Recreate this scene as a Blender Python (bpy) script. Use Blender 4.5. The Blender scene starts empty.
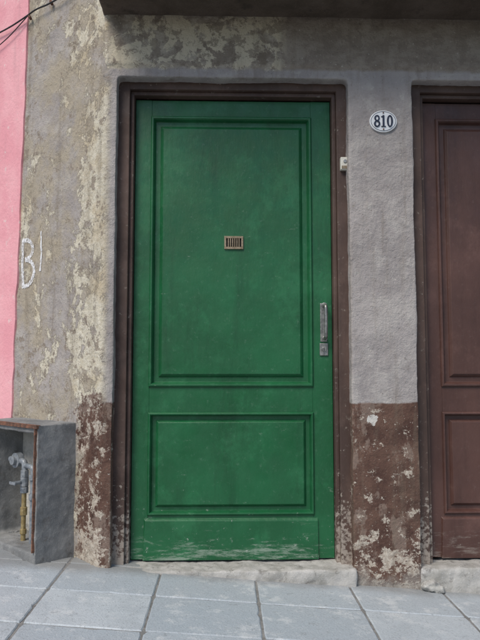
import bpy, bmesh, math, random
from mathutils import Vector, Matrix
random.seed(7)
S = bpy.context.scene
R = math.radians
S.view_settings.view_transform = 'Standard'
try: S.view_settings.look = 'None'
except Exception: pass
S.view_settings.exposure = 0

# ---------------------------------------------------------------- node helper
class Mat:
    def __init__(s, name):
        s.m = bpy.data.materials.new(name); s.m.use_nodes = True
        s.t = s.m.node_tree; s.t.nodes.clear()
        s.out = s.t.nodes.new('ShaderNodeOutputMaterial')
        s.b = s.t.nodes.new('ShaderNodeBsdfPrincipled')
        s.t.links.new(s.b.outputs[0], s.out.inputs[0])
        s.tc = s.t.nodes.new('ShaderNodeTexCoord')
        s.co = s.tc.outputs['Object']
        sp = s.t.nodes.new('ShaderNodeSeparateXYZ'); s.t.links.new(s.co, sp.inputs[0])
        s.x, s.y, s.z = sp.outputs
    def put(s, sock, v):
        if isinstance(v, bpy.types.NodeSocket): s.t.links.new(v, sock)
        elif isinstance(v, (tuple, list)):
            sock.default_value = tuple(v) + (1,) if (len(v) == 3 and sock.type == 'RGBA') else tuple(v)
        else: sock.default_value = v
    def vec(s, scale=(1,1,1), loc=(0,0,0)):
        n = s.t.nodes.new('ShaderNodeMapping'); s.t.links.new(s.co, n.inputs[0])
        n.inputs['Scale'].default_value = scale; n.inputs['Location'].default_value = loc
        return n.outputs[0]
    def noise(s, scale, detail=4, rough=.6, vec=None, dist=0):
        n = s.t.nodes.new('ShaderNodeTexNoise')
        s.t.links.new(vec if vec is not None else s.co, n.inputs['Vector'])
        n.inputs['Scale'].default_value = scale; n.inputs['Detail'].default_value = min(detail, 7)
        n.inputs['Roughness'].default_value = rough; n.inputs['Distortion'].default_value = dist
        return n.outputs[0]
    def math(s, op, a, b=0.0, clamp=False):
        n = s.t.nodes.new('ShaderNodeMath'); n.operation = op; n.use_clamp = clamp
        s.put(n.inputs[0], a); s.put(n.inputs[1], b); return n.outputs[0]
    def step(s, v, lo, hi, o0=0.0, o1=1.0):
        n = s.t.nodes.new('ShaderNodeMapRange'); n.interpolation_type = 'SMOOTHSTEP'
        s.put(n.inputs[0], v)
        if lo > hi: lo, hi, o0, o1 = hi, lo, o1, o0
        n.inputs[1].default_value = lo; n.inputs[2].default_value = hi
        n.inputs[3].default_value = o0; n.inputs[4].default_value = o1
        return n.outputs[0]
    def mix(s, f, a, b, mode='MIX'):
        n = s.t.nodes.new('ShaderNodeMix'); n.data_type = 'RGBA'; n.blend_type = mode
        s.put(n.inputs[0], f); s.put(n.inputs[6], a); s.put(n.inputs[7], b); return n.outputs[2]
    def attr(s, name):
        n = s.t.nodes.new('ShaderNodeAttribute'); n.attribute_name = name; return n.outputs['Fac']
    def done(s, col, rough=.8, height=None, bdist=.003, bstr=.6, metal=0.0, spec=.5):
        s.put(s.b.inputs['Base Color'], col); s.put(s.b.inputs['Roughness'], rough)
        s.put(s.b.inputs['Metallic'], metal); s.b.inputs['Specular IOR Level'].default_value = spec
        if height is not None:
            n = s.t.nodes.new('ShaderNodeBump'); n.inputs['Strength'].default_value = bstr
            n.inputs['Distance'].default_value = bdist
            s.t.links.new(height, n.inputs['Height']); s.t.links.new(n.outputs[0], s.b.inputs['Normal'])
        return s.m

# ---------------------------------------------------------------- materials
def wall_mat():
    m = Mat('stucco')
    mid = m.noise(7, 6, .66, dist=.4); fine = m.noise(60, 5, .7)
    big = m.noise(2.2, 3, .55)
    d = m.noise(13, 7, .75, vec=m.vec((1,1,1),(4,9,3)))
    base = m.mix(m.step(big, .35, .65), (.320,.292,.285), (.395,.362,.350))
    base = m.mix(m.step(mid, .45, .65, 0, .7), base, (.46,.43,.405))
    base = m.mix(m.step(d, .53, .62, 0, .40), base, (.27,.24,.225))
    base = m.mix(m.step(d, .43, .37, 0, .45), base, (.50,.475,.44))
    isleft = m.step(m.x, -.545, -.60)
    notleft = m.math('SUBTRACT', 1, isleft)
    islint = m.math('MULTIPLY', m.step(m.math('ADD', m.z, m.math('MULTIPLY', mid, .05)), 2.435, 2.455), notleft)
    lnoise = m.noise(5, 7, .74, vec=m.vec((1,1,1.8),(3,1,5)))
    lint = m.mix(m.step(lnoise, .40, .60), (.245,.205,.165), (.42,.375,.31))
    lint = m.mix(m.math('MULTIPLY', m.step(mid, .49, .51), m.step(m.x, .32, .30)), lint, (.56,.50,.385))
    lint = m.mix(m.math('MULTIPLY', m.step(d, .52, .56), .65), lint, (.185,.15,.12))
    lint = m.mix(m.math('MULTIPLY', m.step(m.x, .27, .29), .55), lint, (.235,.195,.165))
    base = m.mix(islint, base, lint)
    yel = m.noise(3.2, 5, .65, vec=m.vec((1,1,1),(9,4,2)))
    base = m.mix(m.math('MULTIPLY', isleft, m.step(yel, .42, .60, .15, .9)), base, (.40,.345,.26))
    # flakes on the corner wall
    a = m.noise(7.0, 7, .78, vec=m.vec((1,1,.8),(2,5,1)), dist=.25)
    bias = m.math('MULTIPLY', m.math('SUBTRACT', big, .5), .30)
    edge = m.math('ADD', m.step(m.x, -.88, -.62, -.045, .05), m.math('MULTIPLY', m.step(m.z, 2.2, 1.7), m.step(m.z, .75, 1.1, 0, .04)))
    lv = m.math('ADD', m.math('ADD', a, bias), edge)
    flk = m.math('MULTIPLY', m.step(lv, .530, .543), isleft)
    flk2 = m.math('MULTIPLY', m.step(a, .69, .705), notleft)
    flakes = m.math('MAXIMUM', flk, flk2)
    cream = m.mix(m.step(fine, .35, .65), (.52,.47,.36), (.66,.615,.51))
    cream = m.mix(m.step(yel, .50, .64, 0, .65), cream, (.47,.38,.25))
    halo = m.math('MULTIPLY', m.step(lv, .500, .515), isleft)
    col = m.mix(m.math('MULTIPLY', halo, .7), base, (.31,.265,.21))
    col = m.mix(flakes, col, cream)
    dk = m.math('MULTIPLY', m.step(m.math('ADD', d, bias), .575, .59), isleft)
    col = m.mix(m.math('MULTIPLY', dk, .85), col, (.265,.22,.175))
    # dado
    zz = m.math('ADD', m.z, m.math('MULTIPLY', m.math('SUBTRACT', mid, .5), .04))
    top = m.step(zz, .775, .765)
    topl = m.math('MULTIPLY', m.step(m.math('ADD', zz, m.math('MULTIPLY', m.math('SUBTRACT', yel,.5), .9)), .82, .78), m.step(m.math('ADD', m.x, m.math('MULTIPLY', m.math('SUBTRACT', d,.5), .30)), -.73, -.71))
    dado = m.mix(isleft, top, topl)
    brown = m.mix(m.step(mid, .35, .65), (.080,.043,.034), (.140,.080,.060))
    pe = m.noise(12, 7, .80, vec=m.vec((1,1,1.1),(1,7,3)))
    low = m.step(m.z, .35, -.05, 0, .09)
    lpe = m.math('ADD', m.math('ADD', pe, low), m.math('MULTIPLY', isleft, .055))
    peel = m.step(lpe, .585, .597)
    pc = m.mix(m.step(fine, .4, .6), (.36,.30,.245), (.54,.485,.41))
    greyp = m.step(m.noise(7, 6, .7, vec=m.vec((1,1,.5),(5,5,5))), .53, .58, 0, .85)
    brown = m.mix(greyp, brown, (.22,.16,.13))
    dcol = m.mix(peel, brown, pc)
    bare = m.step(m.math('ADD', m.z, m.math('MULTIPLY', mid, .25)), .12, .05)
    dcol = m.mix(m.math('MULTIPLY', bare, .7), dcol, (.29,.27,.245))
    col = m.mix(dado, col, dcol)
    cx = m.math('SUBTRACT', m.x, .715); cz = m.math('SUBTRACT', m.z, .69)
    rr = m.math('SQRT', m.math('ADD', m.math('MULTIPLY', cx, cx), m.math('MULTIPLY', m.math('MULTIPLY', cz, cz), 1.4)))
    sp = m.noise(70, 4, .75)
    chip = m.step(m.math('ADD', rr, m.math('MULTIPLY', m.math('SUBTRACT', m.noise(45, 4, .7), .5), .11)), .028, .024)
    chip = m.math('MULTIPLY', chip, notleft)
    col = m.mix(chip, col, (.62,.60,.56))
    # grime
    st = m.noise(14, 5, .65, vec=m.vec((1,1,.08)))
    col = m.mix(m.step(st, .5, .72, 0, .45), col, (.18,.145,.11))
    col = m.mix(m.step(sp, .62, .68, 0, .65), col, (.14,.115,.09))
    col = m.mix(m.step(sp, .36, .31, 0, .7), col, (.64,.61,.54))
    h = m.math('ADD', m.math('MULTIPLY', fine, .8), m.math('MULTIPLY', sp, .45))
    h = m.math('ADD', h, m.math('MULTIPLY', mid, 1.1))
    h = m.math('SUBTRACT', h, m.math('MULTIPLY', flakes, .4))
    return m.done(col, .9, h, .009, .9, spec=.25)

def pink_mat():
    m = Mat('pink_paint')
    c = m.mix(m.step(m.noise(4,4,.6), .35,.65), (.76,.33,.37), (.82,.41,.44))
    c = m.mix(m.step(m.noise(16,6,.7), .62,.68, 0,.8), c, (.72,.58,.55))
    c = m.mix(m.step(m.noise(10,4,.6,vec=m.vec((1,1,.1))), .52,.75,0,.35), c, (.46,.26,.27))
    return m.done(c, .8, m.math('ADD', m.noise(50,5,.7), m.noise(9,3,.6)), .006, .7, spec=.3)

def concrete(name, a, b, sc=6, stain=(.12,.11,.10), bd=.004):
    m = Mat(name)
    c = m.mix(m.step(m.noise(sc,6,.65), .35,.65), a, b)
    c = m.mix(m.step(m.noise(sc*2.3,6,.7,vec=m.vec((1,1,1),(4,1,7))), .54,.68,0,.65), c, stain)
    g = m.noise(120,3,.7)
    c = m.mix(m.step(g, .58,.72,0,.5), c, tuple(min(.7,v*1.7) for v in b))
    h = m.math('ADD', m.noise(40,5,.7), m.math('MULTIPLY', g, .6))
    return m.done(c, .9, h, bd, .8, spec=.25)

def tile_mat():
    m = Mat('paving_tile')
    v = m.attr('tint')
    c = m.mix(v, (.370,.415,.450), (.500,.540,.565))
    blot = m.noise(3.5,6,.7)
    c = m.mix(m.step(blot, .40,.64,0,.7), c, (.36,.395,.42))
    c = m.mix(m.step(m.noise(9,7,.75,vec=m.vec((1,1,1),(2,6,1))), .52,.66,0,.65), c, (.60,.62,.625))
    c = m.mix(m.step(m.noise(22,7,.78,vec=m.vec((1,1,1),(5,2,1))), .57,.66,0,.55), c, (.24,.255,.265))
    g = m.noise(150,3,.65)
    c = m.mix(m.step(g, .56,.70,0,.6), c, (.19,.20,.205))
    c = m.mix(m.step(g, .42,.32,0,.4), c, (.64,.655,.66))
    c = m.mix(m.math('MULTIPLY', m.step(m.math('ADD', m.y, m.math('MULTIPLY', blot, .15)), -.05, .08), .6), c, (.18,.17,.155))
    h = m.math('ADD', m.noise(30,5,.7), m.math('MULTIPLY', g, .7))
    return m.done(c, m.step(blot, .3,.7,.55,.8), h, .004, .6, spec=.4)

def paint_mat(name, dark, light, chip, chipamt=.0, gloss=.38, low_wear=.085, dust=(.30,.33,.30), dustamt=.22):
    m = Mat(name)
    big = m.noise(2.5,4,.6); st = m.noise(9,5,.70,vec=m.vec((1,1,.12)))
    c = m.mix(m.step(big, .35,.65), dark, light)
    c = m.mix(m.step(st, .50,.74,0,.50), c, tuple(v*.5 for v in dark))
    c = m.mix(m.step(m.noise(4,7,.76,vec=m.vec((1,1,.8),(4,4,4))), .50,.66,0,.40), c, tuple(min(.6, v*1.5+.012) for v in light))
    ch = m.noise(34,7,.80,vec=m.vec((1,1,1),(1,2,9)))
    c = m.mix(m.math('MULTIPLY', m.step(ch, .56,.66), dustamt), c, dust)
    lowz = m.step(m.z, .55, .0, 0, low_wear)
    lv = m.math('ADD', ch, lowz)
    chips = m.step(lv, .715-chipamt, .73-chipamt)
    c = m.mix(m.math('MULTIPLY', chips, .8), c, chip)
    scn = m.noise(13,7,.84,vec=m.vec((.35,1,2.0),(3,1,1)))
    scr = m.step(m.math('ADD', scn, m.step(m.z, .17, .02, 0,.14)), .60,.74)
    scr = m.math('MULTIPLY', scr, m.step(m.z, .22, .10))
    c = m.mix(m.math('MULTIPLY', scr, .55), c, chip)
    # faint horizontal knocks and scratches at hand and foot height
    kn = m.noise(20,6,.85,vec=m.vec((.5,1,1.5),(8,1,2)))
    c = m.mix(m.math('MULTIPLY', m.step(kn, .645,.70), .30), c, chip)
    h = m.math('ADD', m.math('MULTIPLY', m.noise(90,3,.6,vec=m.vec((1,1,.25))), .4), m.math('MULTIPLY', m.noise(12,4,.6), 1.2))
    h = m.math('SUBTRACT', h, m.math('MULTIPLY', chips, .5))
    rg = m.step(m.noise(8,5,.7), .3,.7, gloss-.06, gloss+.16)
    return m.done(c, rg, h, .003, .6, spec=.45)

def simple(name, a, b, sc=40, rough=.5, metal=0, bd=.001):
    m = Mat(name)
    c = m.mix(m.step(m.noise(sc,5,.7), .4,.62), a, b)
    return m.done(c, rough, m.noise(sc*2,3,.6), bd, .5, metal=metal)

WALL = wall_mat(); PINK = pink_mat(); TILE = tile_mat()
CONC = concrete('old_concrete', (.165,.168,.168), (.26,.26,.255))
SILL = concrete('sill_cement', (.31,.30,.275), (.46,.445,.42), 9)
MORT = concrete('mortar', (.17,.17,.165), (.27,.265,.255), 14)
SLABM = concrete('slab_cement', (.075,.057,.043), (.125,.098,.078), 4, (.042,.034,.028))
ASPH = concrete('asphalt', (.04,.04,.042), (.06,.06,.06), 8, (.03,.03,.03))
EARTH = concrete('earth', (.12,.11,.09), (.18,.16,.13), 2)
GREEN = paint_mat('green_paint', (.008,.086,.030), (.011,.113,.041), (.36,.42,.36), .012, .38, dust=(.16,.28,.20), dustamt=.18)
BROWN = paint_mat('brown_paint', (.068,.032,.026), (.095,.046,.037), (.28,.24,.21), .0, .45, dustamt=.15, dust=(.22,.16,.14))
FRAME = paint_mat('brown_frame_paint', (.058,.034,.027), (.098,.060,.047), (.36,.31,.265), .085, .6, low_wear=.16, dust=(.27,.24,.21))
ENAM = simple('white_enamel', (.72,.74,.76), (.80,.81,.82), 30, .25)
BLUE = simple('blue_black_enamel', (.012,.014,.03), (.02,.025,.05), 30, .3)
STEEL = simple('worn_steel', (.22,.22,.21), (.38,.37,.35), 60, .42, .8)
BRASS = simple('dull_brass', (.22,.17,.11), (.34,.27,.19), 70, .5, .55)
DARK = simple('dark_void', (.008,.008,.008), (.015,.013,.012), 20, .9)
RUST = simple('rusty_iron', (.09,.05,.035), (.22,.10,.06), 50, .85, .1, .003)
GREYP = simple('grey_pipe_paint', (.16,.18,.20), (.28,.30,.32), 45, .5, .2)
YELP = simple('old_brass_pipe', (.26,.19,.08), (.38,.30,.15), 45, .5, .3)
IVORY = simple('ivory_plastic', (.62,.60,.52), (.70,.68,.60), 40, .4)
RUBBER = simple('black_cable', (.015,.015,.015), (.03,.03,.03), 40, .6)
BOXIN = concrete('box_plaster', (.34,.33,.30), (.52,.50,.45), 12)
RUBB = concrete('rubble', (.32,.31,.29), (.44,.43,.40), 20)

# ---------------------------------------------------------------- mesh helpers
def link(o, parent=None):
    S.collection.objects.link(o)
    if parent: o.parent = parent
    return o
def empty(name):
    o = bpy.data.objects.new(name, None); o.empty_display_size = .2; return link(o)
def mesh_obj(name, bm, mat, parent=None, smooth=False, bevel=0, seg=2):
    bmesh.ops.recalc_face_normals(bm, faces=bm.faces)
    me = bpy.data.meshes.new(name); bm.to_mesh(me); bm.free()
    mats = mat if isinstance(mat, list) else [mat]
    for k in mats: me.materials.append(k)
    if smooth:
        for p in me.polygons: p.use_smooth = True
    o = bpy.data.objects.new(name, me); link(o, parent)
    if bevel:
        b = o.modifiers.new('b', 'BEVEL'); b.width = bevel; b.segments = seg; b.limit_method = 'ANGLE'; b.angle_limit = R(40)
    return o
def box(bm, x0,x1,y0,y1,z0,z1, mi=0):
    v = [bm.verts.new(p) for p in ((x0,y0,z0),(x1,y0,z0),(x1,y1,z0),(x0,y1,z0),(x0,y0,z1),(x1,y0,z1),(x1,y1,z1),(x0,y1,z1))]
    for f in ((0,3,2,1),(4,5,6,7),(0,1,5,4),(1,2,6,5),(2,3,7,6),(3,0,4,7)):
        bm.faces.new([v[i] for i in f]).material_index = mi
    return v
def prism(bm, pts, z0, z1):
    lo = [bm.verts.new((p[0],p[1],z0)) for p in pts]; hi = [bm.verts.new((p[0],p[1],z1)) for p in pts]
    n = len(pts)
    bm.faces.new(lo[::-1]); bm.faces.new(hi)
    for i in range(n): bm.faces.new((lo[i], lo[(i+1)%n], hi[(i+1)%n], hi[i]))
def tube(name, pts, r, mat, parent=None, res=12):
    cu = bpy.data.curves.new(name, 'CURVE'); cu.dimensions = '3D'; cu.bevel_depth = r; cu.bevel_resolution = 5
    cu.use_fill_caps = True
    sp = cu.splines.new('NURBS'); sp.points.add(len(pts)-1); sp.order_u = 3; sp.use_endpoint_u = True; sp.resolution_u = res
    for i,p in enumerate(pts): sp.points[i].co = (*p, 1)
    o = bpy.data.objects.new(name, cu); cu.materials.append(mat)
    return link(o, parent)
def cyl(bm, c, r, h, axis='z', seg=24, r2=None, mi=0):
    m = Matrix.Translation(c)
    if axis == 'y': m = m @ Matrix.Rotation(R(90), 4, 'X')
    if axis == 'x': m = m @ Matrix.Rotation(R(90), 4, 'Y')
    g = bmesh.ops.create_cone(bm, cap_ends=True, segments=seg, radius1=r, radius2=r if r2 is None else r2, depth=h, matrix=m)
    for v in g['verts']:
        for f in v.link_faces: f.material_index = mi
def worn(o, voxel=.012, smooth=3, disp=.006, scale=.25, disp2=0.0):
    m = o.modifiers.new('r', 'REMESH'); m.mode = 'VOXEL'; m.voxel_size = voxel; m.use_smooth_shade = True
    m = o.modifiers.new('s', 'SMOOTH'); m.iterations = smooth; m.factor = .5
    t = bpy.data.textures.new(o.name+'_t', 'CLOUDS'); t.noise_scale = scale; t.noise_depth = 3
    m = o.modifiers.new('d', 'DISPLACE'); m.texture = t; m.texture_coords = 'LOCAL'; m.strength = disp; m.mid_level = .5
    if disp2:
        t = bpy.data.textures.new(o.name+'_t2', 'CLOUDS'); t.noise_scale = .04; t.noise_depth = 3
        m = o.modifiers.new('d2', 'DISPLACE'); m.texture = t; m.texture_coords = 'LOCAL'; m.strength = disp2; m.mid_level = .5
    return o

SLOPE = -.075
def gz(x): return -.035 + SLOPE*x
WD = Vector((-.7365, .6765)); WN = Vector((-.6765, -.7365))   # angled wall: run and outward normal
P0 = Vector((-.585, 0))
def wp(t, off=0): return P0 + WD*t + WN*off

# ---------------------------------------------------------------- the house
house = empty('stucco_house')
bm = bmesh.new()
box(bm, -.60, 2.6, 0, .45, 2.377, 3.3)                    # wall over the doors
e = wp(.86); e2 = wp(.86, -.6)
prism(bm, [(-.53,0), (P0.x,0), (e.x,e.y), (e2.x,e2.y), (-.53,.45)], -.45, 3.3)
box(bm, .618, .94, 0, .45, -.45, 2.40)                    # pilaster
box(bm, 2.13, 2.6, 0, .45, -.45, 2.40)
box(bm, -.585, 2.6, -.010, .02, 2.44, 3.29)               # thicker render coat above the door heads
w = mesh_obj('street_wall', bm, WALL, house)
worn(w, .010, 4, .013, .22, .006)
bm = bmesh.new()
a = wp(.80, -.012)
prism(bm, [(P0.x+.01,.012),(9,.012),(9,8),(3,8),(a.x,a.y)], 3.28, 6.6)
box(bm, 2.58, 9, .012, .45, -1.2, 3.29)
box(bm, 8.6, 9, .46, 8, -1.2, 3.27)
mesh_obj('upper_storey', bm, WALL, house, bevel=.01)
bm = bmesh.new()
box(bm, -.606, 5.5, -.38, .05, 2.69, 2.86)
o = mesh_obj('balcony_slab', bm, SLABM, house); worn(o, .014, 3, .010, .2, .005)
bm = bmesh.new()
box(bm, -.75, 9.15, -.12, .02, 6.5, 6.75)
mesh_obj('cornice', bm, SLABM, house, bevel=.02)
bm = bmesh.new(); box(bm, -.52, 2.3, .46, .52, -.4, 2.5)
mesh_obj('inner_wall', bm, DARK, house)

# pink neighbour: same angled street line
pink = empty('pink_house')
bm = bmesh.new()
b0, b1 = .815, .735    # party line leans a little
N = 60
cols_ = []
for i in range(N+1):
    f = i/N; z = -.5 + 4.1*f
    jit = .004*math.sin(i*1.7)+.004*math.sin(i*.53+1)+random.uniform(-.003,.003)
    tt = b0 + .03 + (b1-.04-b0)*f + jit
    ps = [wp(tt,.010), wp(7,.012), wp(7,-5), wp(b0,-.5)]
    cols_.append([bm.verts.new((p.x,p.y,z)) for p in ps])
bm.faces.new(cols_[0][::-1]); bm.faces.new(cols_[-1])
for lo_, hi_ in zip(cols_, cols_[1:]):
    for i in range(4): bm.faces.new((lo_[i],lo_[(i+1)%4],hi_[(i+1)%4],hi_[i]))
mesh_obj('wall', bm, PINK, pink)
bm = bmesh.new()
prism(bm, [tuple(wp(.76,.009)), tuple(wp(7,.009)), tuple(wp(7,-4.99)), tuple(wp(.76,-.5))], 3.602, 5.8)
mesh_obj('upper_wall', bm, PINK, pink, bevel=.01)

# ---------------------------------------------------------------- panelled doors
def panel(bm, x0,x1,z0,z1, prof):
    prev = None
    for ins, y in prof:
        l=r=b=t=ins
        ring = [bm.verts.new(p) for p in ((x0+l,y,z0+b),(x1-r,y,z0+b),(x1-r,y,z1-t),(x0+l,y,z1-t))]
        if prev:
            for i in range(4): bm.faces.new((prev[i],prev[(i+1)%4],ring[(i+1)%4],ring[i]))
        prev = ring
    bm.faces.new(prev)
def door_leaf(parent, mat, x0,x1,sl,sr, top=2.31, y=.12):
    th = .05; g = .0004
    zs = dict(b=.215, m0=.713, m1=.846, t=2.221)
    bm = bmesh.new()
    box(bm, x0, sl-g, y, y+th, .006, top)
    box(bm, sr+g, x1, y, y+th, .006, top)
    box(bm, sl, sr, y+.0008, y+th, .006, zs['b'])
    box(bm, sl, sr, y+.0006, y+th, zs['m0'], zs['m1'])
    box(bm, sl, sr, y+.0007, y+th, zs['t'], top-.001)
    mesh_obj('stiles_and_rails', bm, mat, parent, bevel=.0012)
    bm = bmesh.new()
    prof = [(-.004,y+.018),(-.004,y-.006),(.002,y-.012),(.009,y-.012),(.014,y-.004),(.018,y+.010),(.021,y+.016),(.044,y+.016),(.048,y+.010),(.058,y+.001),(.061,y-.001)]
    panel(bm, sl, sr, zs['m1'], zs['t'], prof)
    panel(bm, sl, sr, zs['b']+.005, zs['m0'], [(p[0]*.78 if p[0]>0 else p[0], p[1]) for p in prof])
    mesh_obj('raised_panels', bm, mat, parent, bevel=.0012)
    bm = bmesh.new()
    xa, xb = sl-.022, sr+.022
    f = [(xa,.003),(xb,.003),(xb-.002,.188),(xa+.010,.192)]
    bk = [(xa,.003),(xb,.003),(xb,.205),(xa,.205)]
    vf = [bm.verts.new((p[0], y-.010, p[1])) for p in f]; vb = [bm.verts.new((p[0], y+.004, p[1])) for p in bk]
    bm.faces.new(vf); bm.faces.new(vb[::-1])
    for i in range(4): bm.faces.new((vf[i],vb[i],vb[(i+1)%4],vf[(i+1)%4]))
    mesh_obj('weather_board', bm, mat, parent, bevel=.002)
def door_frame(parent, x0,x1,xi0,xi1, top=2.385, ti=2.315):
    bm = bmesh.new()
    box(bm, x0, xi0-.022, .055, .19, -.03, top-.002)
    box(bm, xi0-.0225, xi0-.003, .078, .188, -.03, ti+.012)
    box(bm, xi1+.022, x1, .055, .19, -.03, top-.002)
    box(bm, xi1+.003, xi1+.0225, .078, .188, -.03, ti+.012)
    box(bm, x0+.001, x1-.001, .057, .186, ti+.024, top+.01)
    box(bm, xi0-.022, xi1+.022, .080, .184, ti+.003, ti+.0245)
    mesh_obj('frame', bm, FRAME, parent, bevel=.004)

gd = empty('green_wooden_door')
door_leaf(gd, GREEN, -.452, .546, -.370, .445)
door_frame(gd, -.545, .632, -.452, .546)
bd = empty('brown_wooden_door')
door_leaf(bd, BROWN, 1.022, 2.05, 1.098, 1.974)
door_frame(bd, .93, 2.14, 1.022, 2.05)

# vent grille
vc = Vector((.050, .118, 1.569))
bm = bmesh.new()
W,H = .048,.033
y0,y1 = .1105,.1200
box(bm, vc.x-W, vc.x+W, y0,y1, vc.z+H-.011, vc.z+H); box(bm, vc.x-W, vc.x+W, y0,y1, vc.z-H, vc.z-H+.011)
box(bm, vc.x-W, vc.x-W+.010, y0+.0002,y1, vc.z-H+.011, vc.z+H-.011); box(bm, vc.x+W-.010, vc.x+W, y0+.0002,y1, vc.z-H+.011, vc.z+H-.011)
n = 7; gap = (2*W-.020)/(n)
for i in range(1,n):
    xx = vc.x-W+.010+gap*i
    box(bm, xx-.0028, xx+.0028, y0+.001, y1, vc.z-H+.011, vc.z+H-.011)
vent = empty('door_vent_grille')
mesh_obj('plate', bm, BRASS, vent, bevel=.001)
bm = bmesh.new(); box(bm, vc.x-W+.004, vc.x+W-.004, .1180, .1210, vc.z-H+.004, vc.z+H-.004)
mesh_obj('opening', bm, DARK, vent)

# door handle with key plate
hd = empty('door_handle')
hx = .503
bm = bmesh.new()
box(bm, hx-.017, hx+.017, .1145, .1205, 1.068, 1.262)
box(bm, hx-.021, hx+.021, .1125, .1205, .998, 1.060)
mesh_obj('back_plate', bm, STEEL, hd, bevel=.002)
bm = bmesh.new()
cyl(bm, (hx, .108, 1.030), .011, .010, 'y'); 
box(bm, hx-.0016, hx+.0016, .1015, .1035, 1.022, 1.038, 1)
mesh_obj('lock_cylinder', bm, [STEEL, DARK], hd, smooth=False, bevel=.0008)
tube('grip', [(hx+.004,.116,1.252),(hx+.004,.070,1.250),(hx+.004,.064,1.225),(hx+.004,.064,1.16),(hx+.004,.064,1.110),(hx+.004,.070,1.085),(hx+.004,.116,1.083)], .0085, STEEL, hd)
bm = bmesh.new()
for s in (1.252,1.083): cyl(bm, (hx+.004,.112,s), .013, .008, 'y')
mesh_obj('grip_collars', bm, STEEL, hd, bevel=.001)

# door bell
bell = empty('door_bell')
bm = bmesh.new(); box(bm, .583, .627, .030, .0565, 1.925, 1.990)
mesh_obj('case', bm, IVORY, bell, bevel=.004, seg=3)
bm = bmesh.new(); cyl(bm, (.605,.0285,1.968), .009, .006, 'y'); mesh_obj('button', bm, STEEL, bell, bevel=.001)
bm = bmesh.new(); box(bm, .588, .622, .0282, .031, 1.930, 1.945); mesh_obj('brass_label', bm, BRASS, bell, bevel=.0006)

# house number plaque
pl = empty('house_number_plaque')
pc = Vector((.790, -.006, 2.158))
def disc(bm, rx, rz, y0, y1, seg=64, dome=0):
    rings = []
    for (k, y) in ((1,y1),(1,y0),(.93,y0-dome*.4),(.6,y0-dome*.85),(.0001,y0-dome)):
        rings.append([bm.verts.new((pc.x+rx*k*math.cos(2*math.pi*i/seg), y, pc.z+rz*k*math.sin(2*math.pi*i/seg))) for i in range(seg)])
    for a,b in zip(rings, rings[1:]):
        for i in range(seg): bm.faces.new((a[i],a[(i+1)%seg],b[(i+1)%seg],b[i]))
bm = bmesh.new(); disc(bm, .068,.055, -.012, .012, dome=.003); mesh_obj('enamel_plate', bm, ENAM, pl, smooth=False)
def ring(bm, cx,cz, rx,rz, ix,iz, y0=-.0185,y1=-.010, seg=40):
    vs=[]
    for i in range(seg):
        c,s_ = math.cos(2*math.pi*i/seg), math.sin(2*math.pi*i/seg)
        vs.append([bm.verts.new(p) for p in ((cx+rx*c,y0,cz+rz*s_),(cx+ix*c,y0,cz+iz*s_),(cx+ix*c,y1,cz+iz*s_),(cx+rx*c,y1,cz+rz*s_))])
    for i in range(seg):
        a,b = vs[i], vs[(i+1)%seg]
        for k in range(4): bm.faces.new((a[k],b[k],b[(k+1)%4],a[(k+1)%4]))
bm = bmesh.new(); ring(bm, pc.x,pc.z, .0625,.0497, .0605,.0477, y0=-.0145); mesh_obj('blue_border', bm, BLUE, pl)
bm = bmesh.new()
ring(bm, pc.x-.032, pc.z+.0145, .0135,.0150, .0062,.0098); ring(bm, pc.x-.032, pc.z-.0140, .0155,.0165, .0072,.0108, y0=-.0187)
box(bm, pc.x-.0045, pc.x+.0045, -.0185,-.010, pc.z-.0285, pc.z+.0290); box(bm, pc.x-.0115, pc.x+.0115, -.0187,-.010, pc.z-.0300, pc.z-.0260)
box(bm, pc.x-.0115, pc.x-.0040, -.0183,-.010, pc.z+.0200, pc.z+.0240)
ring(bm, pc.x+.032, pc.z, .0150,.0300, .0062,.0245)
mesh_obj('digits_810', bm, BLUE, pl)
bm = bmesh.new()
for s in (-1,1): cyl(bm, (pc.x, -.0165, pc.z+s*.0415), .0035,.003,'y',12)
mesh_obj('screws', bm, RUST, pl)

# ---------------------------------------------------------------- thresholds
bm = bmesh.new()
v = box(bm, -.56, .625, -.030, .175, -.30, -.006)
o = mesh_obj('door_threshold', bm, SILL); worn(o, .009, 4, .022, .12, .010)
bm = bmesh.new()
box(bm, .93, 2.15, -.005, .175, -.30, -.008); 
o = mesh_obj('door_threshold', bm, SILL); worn(o, .009, 4, .020, .12, .010)
bm = bmesh.new()
for (x,y,z,r) in ((.975,-.015,-.085,.040),(1.01,-.02,-.10,.030)):
    bmesh.ops.create_icosphere(bm, subdivisions=2, radius=r, matrix=Matrix.Translation((x,y,z)) @ Matrix.Diagonal((1.1,.7,.75,1)))
o = mesh_obj('cement_rubble', bm, RUBB); worn(o, .006, 1, .03, .03)

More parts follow.
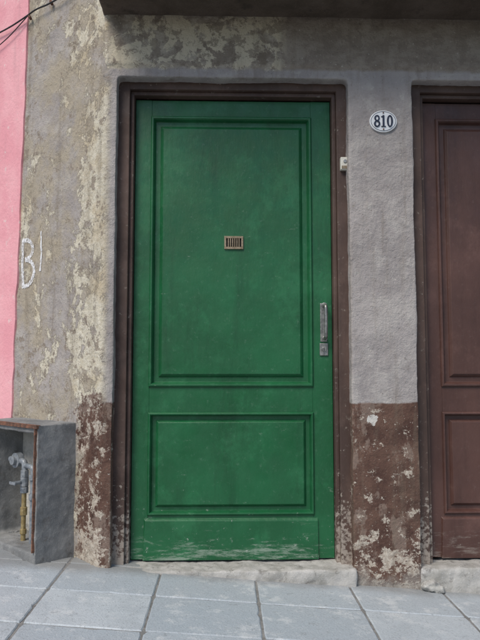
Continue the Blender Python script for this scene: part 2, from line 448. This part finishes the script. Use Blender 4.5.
# ---------------------------------------------------------------- gas meter box
gb = empty('gas_meter_box'); gb.location = (-.872, -.02, 0); gb.rotation_euler = (0,0,math.atan2(-.6765,.7365))
bm = bmesh.new()
LX = -.52; DEP = .235
box(bm, -.035, 0, 0, DEP, -.12, .655)
box(bm, LX, LX+.035, 0, DEP, -.12, .655)
box(bm, LX, 0, 0, DEP, .625, .665)
box(bm, LX, 0, -.004, DEP, -.12, .075)
o = mesh_obj('concrete_case', bm, CONC, gb); worn(o, .007, 2, .012, .1, .006)
bm = bmesh.new(); box(bm, LX+.03, -.03, DEP-.03, DEP-.01, .07, .63)
mesh_obj('back_plaster', bm, BOXIN, gb)
bm = bmesh.new()
box(bm, LX-.004, .004, -.012, .002, .650, .664); box(bm, LX-.002,.002,-.0115,.012,.6645,.667)
box(bm, -.016, -.008, -.012, .003, .08, .6495)
mesh_obj('rusty_door_frame', bm, RUST, gb, bevel=.002)
q = -.255; py_ = .085
tube('supply_pipe', [(q,py_,.07),(q,py_,.15),(q,py_,.25),(q,py_,.36)], .012, YELP, gb)
tube('elbow_pipe', [(q,py_,.36),(q,py_,.43),(q-.003,py_,.465),(q-.04,py_,.465),(q-.14,py_,.465)], .015, GREYP, gb)
q2 = q+.080
tube('outlet_pipe', [(q,py_,.445),(q+.05,py_,.447),(q2,py_,.44),(q2,py_,.39),(q2,py_,.26),(q2,py_,.15),(q2,py_,.07)], .013, GREYP, gb)
bm = bmesh.new()
cyl(bm, (q,py_,.325), .021,.030,'z',8); cyl(bm, (q,py_,.405), .022,.034,'z',6); cyl(bm, (q,py_-.035,.365), .009,.06,'y',12)
box(bm, q-.028,q+.028,py_-.068,py_-.060,.358,.372)
cyl(bm, (q,py_,.365), .020,.045,'z',16)
cyl(bm, (q2,py_,.30), .020,.03,'z',8); cyl(bm, (q2,py_,.395), .021,.026,'z',8)
cyl(bm, (q-.07,py_,.465), .038,.034,'y',24); cyl(bm, (q-.07,py_-.025,.465), .022,.020,'y',24)
mesh_obj('valve_fittings', bm, GREYP, gb, bevel=.002)
bm = bmesh.new(); cyl(bm, (q,py_,.22), .018,.04,'z',8); cyl(bm, (q,py_,.12), .017,.025,'z',8)
mesh_obj('brass_union', bm, YELP, gb, bevel=.002)
bm = bmesh.new()
for i in range(12):
    r = random.uniform(.005,.013)
    bmesh.ops.create_icosphere(bm, subdivisions=1, radius=r, matrix=Matrix.Translation((random.uniform(-.45,-.05), random.uniform(.08,.18), .075+r*.4)) @ Matrix.Rotation(random.random()*3,4,'Z') @ Matrix.Diagonal((1.3,.8,.6,1)))
mesh_obj('debris', bm, CONC, gb)

# ---------------------------------------------------------------- pavement, kerb, road, ground
bm = bmesh.new()
tint = bm.faces.layers.float.new('tint')
TX, TY = .44, .345; ox, oy = -.29, -.31
for i in range(-24, 24):
    for j in range(-5, 5):
        g = .0028
        jx = [random.uniform(-.0022,.0022) for _ in range(8)]
        xa, xb = ox+TX*i+g, ox+TX*(i+1)-g
        ya, yb = oy+TY*j+g, oy+TY*(j+1)-g
        dz = random.uniform(-.002,.002); tt = random.random()
        rx, ry = random.uniform(-.006,.006), random.uniform(-.006,.006)
        base = ((xa+abs(jx[0]),ya+abs(jx[1])),(xb-abs(jx[2]),ya+abs(jx[3])),(xb-abs(jx[4]),yb-abs(jx[5])),(xa+abs(jx[6]),yb-abs(jx[7])))
        ctr = ((xa+xb)/2,(ya+yb)/2); loop = []
        for k in range(4):
            p,q_ = base[k], base[(k+1)%4]
            for s in range(12):
                f = s/12; x = p[0]*(1-f)+q_[0]*f; y = p[1]*(1-f)+q_[1]*f
                c_ = random.uniform(0,.0018) + (.006 if random.random()<.02 else 0) + (.004 if s==0 else 0)
                d = Vector((ctr[0]-x, ctr[1]-y)).normalized()*c_
                loop.append((x+d.x, y+d.y))
        def zf(x,y): return gz(x)+dz+rx*(x-ctr[0])+ry*(y-ctr[1])
        n = len(loop)
        lo = [bm.verts.new((c[0],c[1],zf(*c)-.03)) for c in loop]
        mi_ = [bm.verts.new((c[0],c[1],zf(*c)-.004)) for c in loop]
        hi = []
        for c in loop:
            d = Vector((ctr[0]-c[0], ctr[1]-c[1])).normalized()*.005
            hi.append(bm.verts.new((c[0]+d.x, c[1]+d.y, zf(c[0]+d.x,c[1]+d.y))))
        fs = [bm.faces.new(hi)]
        for k in range(n):
            fs.append(bm.faces.new((mi_[k],mi_[(k+1)%n],hi[(k+1)%n],hi[k])))
            fs.append(bm.faces.new((lo[k],lo[(k+1)%n],mi_[(k+1)%n],mi_[k])))
        for f in fs: f[tint] = tt
pave = empty('pavement')
mesh_obj('paving_tiles', bm, TILE, pave)
def sheet(name, x0,x1,y0,y1, dz, mat, parent=None):
    bm = bmesh.new()
    vs = [bm.verts.new((x,y,gz(x)+dz)) for x,y in ((x0,y0),(x1,y0),(x1,y1),(x0,y1))]
    bm.faces.new(vs); return mesh_obj(name, bm, mat, parent)
ye = oy+TY*-5
sheet('mortar_bed', -30, 30, ye, 6, -.0055, MORT, pave)
bm = bmesh.new()
vs = box(bm, -30, 30, ye-.13, ye-.004, -.20, .0)
for v in bm.verts: v.co.z += gz(v.co.x)
mesh_obj('kerb', bm, CONC, pave, bevel=.012)
sheet('road', -30, 30, -8.2, ye-.12, -.13, ASPH)
sheet('ground', -300, 300, -300, 300, -.22, EARTH)

# ---------------------------------------------------------------- cable and chalk graffiti
def w3(t, z, off=.02):
    p = wp(t, off); return (p.x, p.y, z)
cab = empty('wall_cable')
tube('cable', [w3(.05,2.99,.03), w3(.29,2.925,.03), w3(.48,2.93,.028), w3(.62,2.955,.03), w3(.72,2.95,.03), w3(.95,2.955,.03), w3(1.3,3.0,.03), w3(2.2,3.1,.03)], .0045, RUBBER, cab)
tube('thin_cable', [w3(.70,2.95,.03), w3(.80,2.925,.03), w3(.95,2.89,.03), w3(1.4,2.86,.03), w3(2.2,2.87,.03)], .003, RUBBER, cab)
bm = bmesh.new()
for t in (.48,.70): 
    p = w3(t, 2.94, .02); cyl(bm, p, .008, .03, 'y', 10)
mesh_obj('cable_clips', bm, RUST, cab)

bpy.context.view_layer.update()
dg = bpy.context.evaluated_depsgraph_get()
we = w.evaluated_get(dg)
def snap(t, z, lift=.003):
    p = wp(t, .3); ok, loc, nor, _ = we.ray_cast(Vector((p.x,p.y,z)), Vector((-WN.x,-WN.y,0)))
    if not ok: q = wp(t, .012); return Vector((q.x,q.y,z))
    return loc + Vector((WN.x,WN.y,0))*lift
def stroke(bm, pts, wd=.014):
    dense = []
    for a,b in zip(pts, pts[1:]):
        for k in range(8): dense.append(Vector(a).lerp(Vector(b), k/8))
    dense.append(Vector(pts[-1])); prev = None
    for i,p in enumerate(dense):
        d = (dense[min(i+1,len(dense)-1)] - dense[max(i-1,0)]).normalized(); n_ = Vector((-d.y,d.x))*wd*(.7+.3*math.sin(i*.7)**2)
        a = bm.verts.new(snap(*(p+n_))); b = bm.verts.new(snap(*(p-n_)))
        if prev: bm.faces.new((prev[0],a,b,prev[1]))
        prev = (a,b)
cm = Mat('chalk')
tr = cm.t.nodes.new('ShaderNodeBsdfTransparent'); mx = cm.t.nodes.new('ShaderNodeMixShader')
cm.done((.78,.78,.79), .95)
cm.t.links.new(cm.step(cm.noise(70,5,.7), .42,.56,.30,.95), mx.inputs[0]); cm.t.links.new(tr.outputs[0], mx.inputs[1]); cm.t.links.new(cm.b.outputs[0], mx.inputs[2]); cm.t.links.new(mx.outputs[0], cm.out.inputs[0])
bm = bmesh.new()
def arc(ct,cz,rt,rz,a0,a1,n=9): return [(ct - rt*math.cos(R(a0+(a1-a0)*i/n)), cz + rz*math.sin(R(a0+(a1-a0)*i/n))) for i in range(n+1)]
stroke(bm, [(.740,1.66),(.743,1.52),(.735,1.39)])
stroke(bm, [(.745,1.65)]+arc(.715,1.595,.075,.055,90,-90)); stroke(bm, arc(.715,1.465,.095,.075,90,-110))
stroke(bm, [(.555,1.68),(.552,1.56),(.56,1.46)], .009)
mesh_obj('chalk_graffiti', bm, cm.m)

# ---------------------------------------------------------------- light, sky, camera
sd = Vector((-.50, -.75, 0)).normalized(); el = R(50)
sun_dir = Vector((sd.x*math.cos(el), sd.y*math.cos(el), math.sin(el)))
L = bpy.data.lights.new('sun', 'SUN'); L.energy = 3.0; L.angle = R(28); L.color = (1,.93,.83)
lo = bpy.data.objects.new('sun', L); link(lo); lo.rotation_euler = sun_dir.to_track_quat('Z','Y').to_euler()
W_ = bpy.data.worlds.new('World'); S.world = W_; W_.use_nodes = True
nt = W_.node_tree; bg = nt.nodes['Background']
sky = nt.nodes.new('ShaderNodeTexSky'); sky.sky_type = 'NISHITA'; sky.sun_disc = False
sky.sun_elevation = el; sky.sun_rotation = math.atan2(sd.x, sd.y)
nt.links.new(sky.outputs[0], bg.inputs[0]); bg.inputs[1].default_value = .13

cam = bpy.data.cameras.new('camera'); co = bpy.data.objects.new('camera', cam); link(co)
cam.sensor_fit = 'VERTICAL'; cam.sensor_height = 36; cam.lens = 35; cam.clip_end = 2000; cam.clip_start = .05
co.location = (0, -3, .942); co.rotation_euler = (R(94.3), 0, R(-1.5))
S.camera = co
